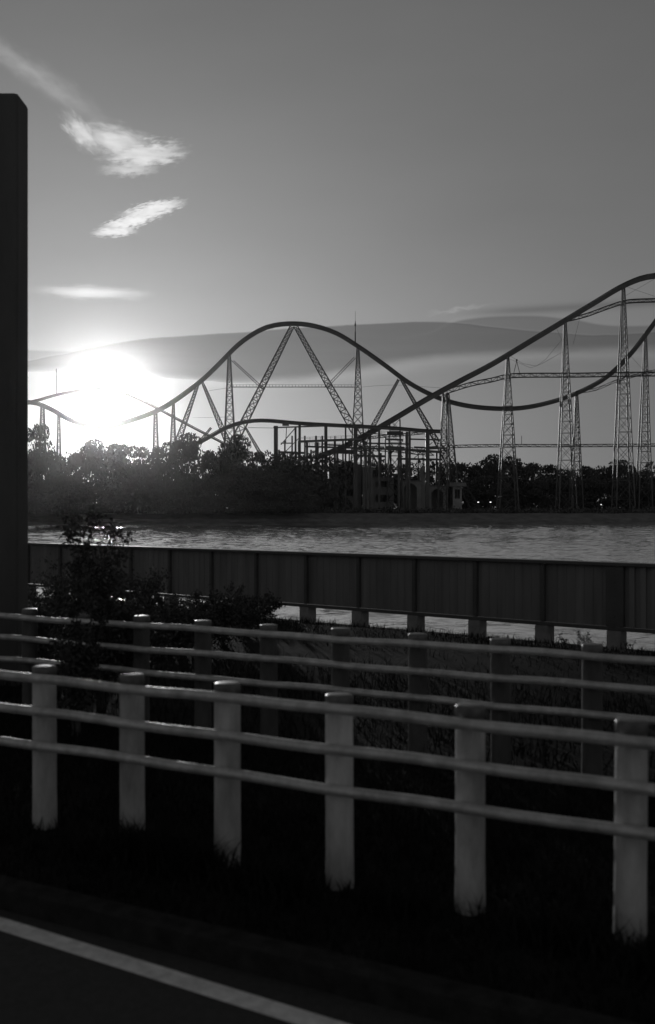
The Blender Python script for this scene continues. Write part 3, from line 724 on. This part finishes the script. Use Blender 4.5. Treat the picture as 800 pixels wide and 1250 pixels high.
def fence(D, us, label, u0, u1, seed, rails=(1.10, .86, .62)):
    rnd = random.Random(seed)
    t = thing('guard_fence', label, 'fence', NF * D + Vector((0, 0, GL)), 'three-rail guard fences beside the road')
    for u in us:
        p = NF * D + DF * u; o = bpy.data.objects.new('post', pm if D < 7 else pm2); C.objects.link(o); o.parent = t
        o.location = DF * u + Vector((0, 0, rnd.uniform(-.012, .008)))
        o.rotation_euler = (rnd.uniform(-.008, .008), rnd.uniform(-.008, .008), rnd.uniform(0, 6.28))
        for nn, me in (('neck', nm_), ('cap', cm)):
            k = bpy.data.objects.new(nn, me); C.objects.link(k); k.parent = o
    off = -.086 - .035
    for h in rails:
        bm = bmesh.new(); P = []
        n = int((u1 - u0) / .2)
        for i in range(n + 1):
            u = u0 + (u1 - u0) * i / n
            P.append(NF * (D + off + .004 * math.sin(u * 1.3 + h * 9)) + DF * u + Vector((0, 0, GL + h + .005 * math.sin(u * 1.9 + h * 7) + .004 * math.sin(u * 5.1 + h * 3))))
        tube(bm, P, .033, 14)
        r = obj('rail', bm, M['pipe'], t, True)
        for u in us:
            c = NF * (D + off) + DF * (u - .12 - rnd.uniform(0, .04)) + Vector((0, 0, GL + h)); bm = bmesh.new()
            for a, b, rr_ in ((-.065, -.048, .049), (-.048, .048, .042), (.048, .065, .049)): tube(bm, [c + DF * a, c + DF * b], rr_, 14)
            tube(bm, [c + Vector((0, 0, .036)), c + Vector((0, 0, .05))], .012, 6)
            obj('coupling', bm, M['pipe'] if rnd.random() < .2 else M['sleeve'], r, False)
            c = NF * (D + off + .03) + DF * u + Vector((0, 0, GL + h)); bm = bmesh.new()
            box(bm, c + Vector((0, 0, -.012)), (.11, .05, .07), math.atan2(DF.y, DF.x), .008)
            tube(bm, [c - NF * .03 + Vector((0, 0, .034)), c + NF * .03 + Vector((0, 0, .036))], .012, 6)
            obj('bracket', bm, M['sleeve'], r)
    return t
def fu_of(px, D): t = (px - 400) / F; Z = D * K / (1.79 + t); return (Vector((t * Z, Z, 0))).dot(DF)
D1, D2 = 5.76, 8.82
a, b = fu_of(55, D1), fu_of(770, D1); s1 = (b - a) / 5
meas = [fu_of(q, D1) for q in (55, 162, 278, 415, 574, 769)]      # gaps between the posts are not quite even
fence(D1, [a + .84 * k for k in range(-5, 0)] + meas + [meas[-1] + .87 * k for k in (1, 2)], 'near guard fence of three pipe rails on round concrete posts, beside the road', a - 5.3 * s1, a + 7.4 * s1, 1)
a, b = fu_of(248, D2), fu_of(510, D2); s2 = (b - a) / 3
fence(D2, [a + s2 * k for k in range(-12, 10)], 'farther guard fence of three pipe rails, running behind the near one', a - 12.3 * s2, a + 9.3 * s2, 2)

# ------------------------------------------------------------------ dark pillar at the left
PZ = 14.0; xr = (35 - 400) / F * (PZ + .5); pt = CZ + (HZ - 112) / F * PZ; pw = 1.0
bm = bmesh.new()
def ring(z, ins):
    x0, x1, y0, y1 = xr - pw + ins, xr - ins, PZ + ins, PZ + .5 - ins; c = .03
    return [bm.verts.new(q + (z,)) for q in ((x0 + c, y0), (x1 - c, y0), (x1, y0 + c), (x1, y1 - c), (x1 - c, y1), (x0 + c, y1), (x0, y1 - c), (x0, y0 + c))]
gb = GL - .5
rs = [ring(gb, 0), ring(pt - .05, 0), ring(pt - .015, .015), ring(pt, .05)]
for p, q in zip(rs, rs[1:]):
    for k in range(8): bm.faces.new((p[k], p[(k + 1) % 8], q[(k + 1) % 8], q[k]))
bm.faces.new(rs[-1]); bm.faces.new(rs[0][::-1])
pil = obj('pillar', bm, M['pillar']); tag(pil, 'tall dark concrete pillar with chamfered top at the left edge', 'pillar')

# ------------------------------------------------------------------ shrubs and grass of the verge
def shrub(name, label, base, h, w, nleaf, ls, nst, seed, group=None, open_top=True, cat='shrub'):
    rnd = random.Random(seed); base = Vector(base)
    t = thing(name, label, cat, base, group)
    bm = bmesh.new(); tips = []
    for i in range(nst):
        a = rnd.uniform(0, 6.28); lean = rnd.uniform(0, .5) * w; hh = h * rnd.uniform(.55, 1.02); p0 = base + Vector((rnd.gauss(0, .04), rnd.gauss(0, .04), -.05))
        pts = [p0]
        for k in range(1, 6):
            f = k / 5; pts.append(base + Vector((math.cos(a) * lean * f ** 1.3 + rnd.gauss(0, .02), math.sin(a) * lean * f ** 1.3 + rnd.gauss(0, .02), hh * f)))
        tube(bm, pts, [.014, .011, .009, .007, .005, .003], 5); tips.append(pts)
        for k in range(2, 6):
            for _ in range(2):
                b = rnd.uniform(0, 6.28); L = rnd.uniform(.08, .22) * w; q = pts[k] + Vector((math.cos(b) * L, math.sin(b) * L, rnd.uniform(.0, .18) * h)); tube(bm, [pts[k], q], [.005, .002], 4); tips.append([pts[k], q])
    obj('stems', bm, M['bark'], t)
    bm = bmesh.new()
    for i in range(nleaf):
        pts = rnd.choice(tips); k = rnd.randrange(len(pts) - 1) if len(pts) < 3 else rnd.randrange(1, len(pts) - 1); f = rnd.random()
        p = pts[k].lerp(pts[k + 1], f); dens = 1 - (p.z - base.z) / h
        p = p + Vector((rnd.gauss(0, 1), rnd.gauss(0, 1), rnd.gauss(0, .8))) * (.03 + .10 * max(0, dens)) * w
        if p.z < base.z: p.z = base.z + .02
        a = Vector((rnd.gauss(0, 1), rnd.gauss(0, 1), rnd.gauss(0, 1.2))).normalized(); b = a.orthogonal().normalized(); b.rotate(Matrix.Rotation(rnd.uniform(0, 6.28), 3, a)); c = a.cross(b); s = ls * rnd.uniform(.6, 1.3)
        bm.faces.new([bm.verts.new(p + b * s * x + c * s * y + a * s * z) for x, y, z in ((-1, 0, 0), (-.3, .42, .1), (.5, .35, .05), (1, 0, -.1), (.5, -.35, .05), (-.3, -.42, .1))])
    obj('leaves', bm, M['leaf'], t)
    return t
def gpt(px, Y, z): return ((px - 400) / F * Y, Y, z)
shrub('bush', 'tall leafy bush with bare sprigs on top, growing through the farther fence', gpt(122, 12.3, GL), 2.02, 1.15, 9000, .028, 26, 21)
shrub('bush', 'smaller leafy bush hugging the left side of the tall sprigged bush', gpt(98, 12.0, GL), 1.35, .9, 3800, .026, 16, 22)
shrub('bush', 'narrow leafy bush standing on the road side of the farther fence, over its rails', gpt(94, 10.9, GL), 1.3, .55, 3600, .026, 14, 24)
shrub('bush', 'leafy bush pressed against the farther fence right of the tall one', gpt(160, 12.6, GL), 1.25, .9, 3500, .026, 14, 23)
for i, (px, Y, h, w) in enumerate(((50, 15.5, 1.0, 1.2), (70, 20, 1.3, 1.8), (195, 17, .95, 1.6), (222, 16.2, .9, 1.5), (248, 17.0, .95, 1.4), (272, 17.5, .88, 1.3), (296, 19, .85, 1.1), (175, 20, 1.1, 1.6), (318, 22, .55, .8))):
    shrub('bush', 'low dark bush before the plate wall, ' + ['just right of the dark pillar', 'between pillar and tall bush', 'right of the tall bush, nearest to it', 'second right of the tall bush', 'third right of the tall bush', 'fourth right of the tall bush', 'fifth right, by the first open gap', 'farther back behind the tall bush', 'smallest and rightmost of the row'][i],
          gpt(px, Y, GL), h - .05, w, 2600, .03, 14, 30 + i, 'low bushes before the plate wall')
for i, (px, Y, h) in enumerate(((333, 20.4, .22), (690, 16.8, .26), (707, 16.6, .30), (720, 16.5, .32), (771, 16, .25))):
    shrub('weed', ['tall weed at the first gap below the plate wall', 'leaning weed in the wide gap under the plate wall', 'thin forked weed between two feet of the wall', 'upright weed left of the last foot', 'thin weed under the pale ribbed plate'][i], gpt(px, Y, GL + .08), h, .3, 30, .024, 3, 60 + i, 'weeds standing under the plate wall', cat='weed')
rnd = random.Random(77)
def blades(name, n, dfun, ufun, hfun, label):
    bm = bmesh.new()
    for i in range(n):
        d, u = dfun(), ufun(); p = NF * d + DF * u; z = GL + (.09 if p.dot(NG) > GD - 9.5 else 0); h = hfun(); a = rnd.uniform(0, 6.28); w = .004 + .004 * rnd.random()
        s = Vector((math.cos(a), math.sin(a), 0)); l = Vector((rnd.gauss(0, .4), rnd.gauss(0, .4), 0)) * h
        b = Vector((p.x, p.y, z - .02))
        v = [bm.verts.new(q) for q in (b - s * w, b + s * w, b + s * w * .7 + l * .35 + Vector((0, 0, h * .6)), b + l + Vector((0, 0, h)), b - s * w * .7 + l * .35 + Vector((0, 0, h * .6)))]
        bm.faces.new((v[0], v[1], v[2], v[4])); bm.faces.new((v[4], v[2], v[3]))
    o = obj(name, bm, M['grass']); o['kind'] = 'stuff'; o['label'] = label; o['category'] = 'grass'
blades('grass', 60000, lambda: rnd.uniform(4.9, 9.0), lambda: rnd.uniform(-9, 3.2), lambda: abs(rnd.gauss(.06, .035)) + .02, 'dark short grass on the verge around the fence posts')
blades('tall_grass', 16000, lambda: rnd.uniform(8.6, 14), lambda: rnd.uniform(-14, 5), lambda: abs(rnd.gauss(.10, .05)) + .03, 'taller dark grass beyond the farther fence')
def berm():
    u = rnd.uniform(-24, 11); d = abs(rnd.gauss(0, 1.2)); q = NG * (GD - 6.5 - d) + DG * u; cur2[:] = [q.dot(NF), q.dot(DF)]; return cur2[0]
cur2 = [0, 0]
blades('bank_grass', 22000, berm, lambda: cur2[1], lambda: abs(rnd.gauss(.05, .05)) + .02, 'dark grass on the crest before the plate wall')
tf = [(rnd.uniform(5.35, 5.75), rnd.uniform(-5, 2.2)) for _ in range(16)] + [(5.55, fu_of(200, 5.55)), (5.5, fu_of(225, 5.5)), (5.6, fu_of(175, 5.6))] * 3
def tuft():
    d, u = rnd.choice(tf); return d + rnd.gauss(0, .07), u + rnd.gauss(0, .12)
cur = [0, 0]
def dd(): cur[:] = tuft(); return cur[0]
blades('grass_tufts', 9000, dd, lambda: cur[1], lambda: abs(rnd.gauss(.13, .06)) + .02, 'grass tufts standing at the feet of the near posts')

# ------------------------------------------------------------------ air
bm = bmesh.new(); box(bm, (0, 1100, 58), (5400, 3300, 126))
hz = bpy.data.materials.new('haze_air'); hz.use_nodes = True; n = hz.node_tree; n.nodes.clear()
pv = n.nodes.new('ShaderNodeVolumePrincipled'); pv.inputs['Color'].default_value = (.9, .9, .9, 1); pv.inputs['Density'].default_value = .000033; pv.inputs['Anisotropy'].default_value = .97
ou = n.nodes.new('ShaderNodeOutputMaterial'); n.links.new(pv.outputs[0], ou.inputs['Volume'])
h = obj('haze', bm, hz); h['kind'] = 'stuff'; h['label'] = 'thin evening haze over the river'; h['category'] = 'haze'
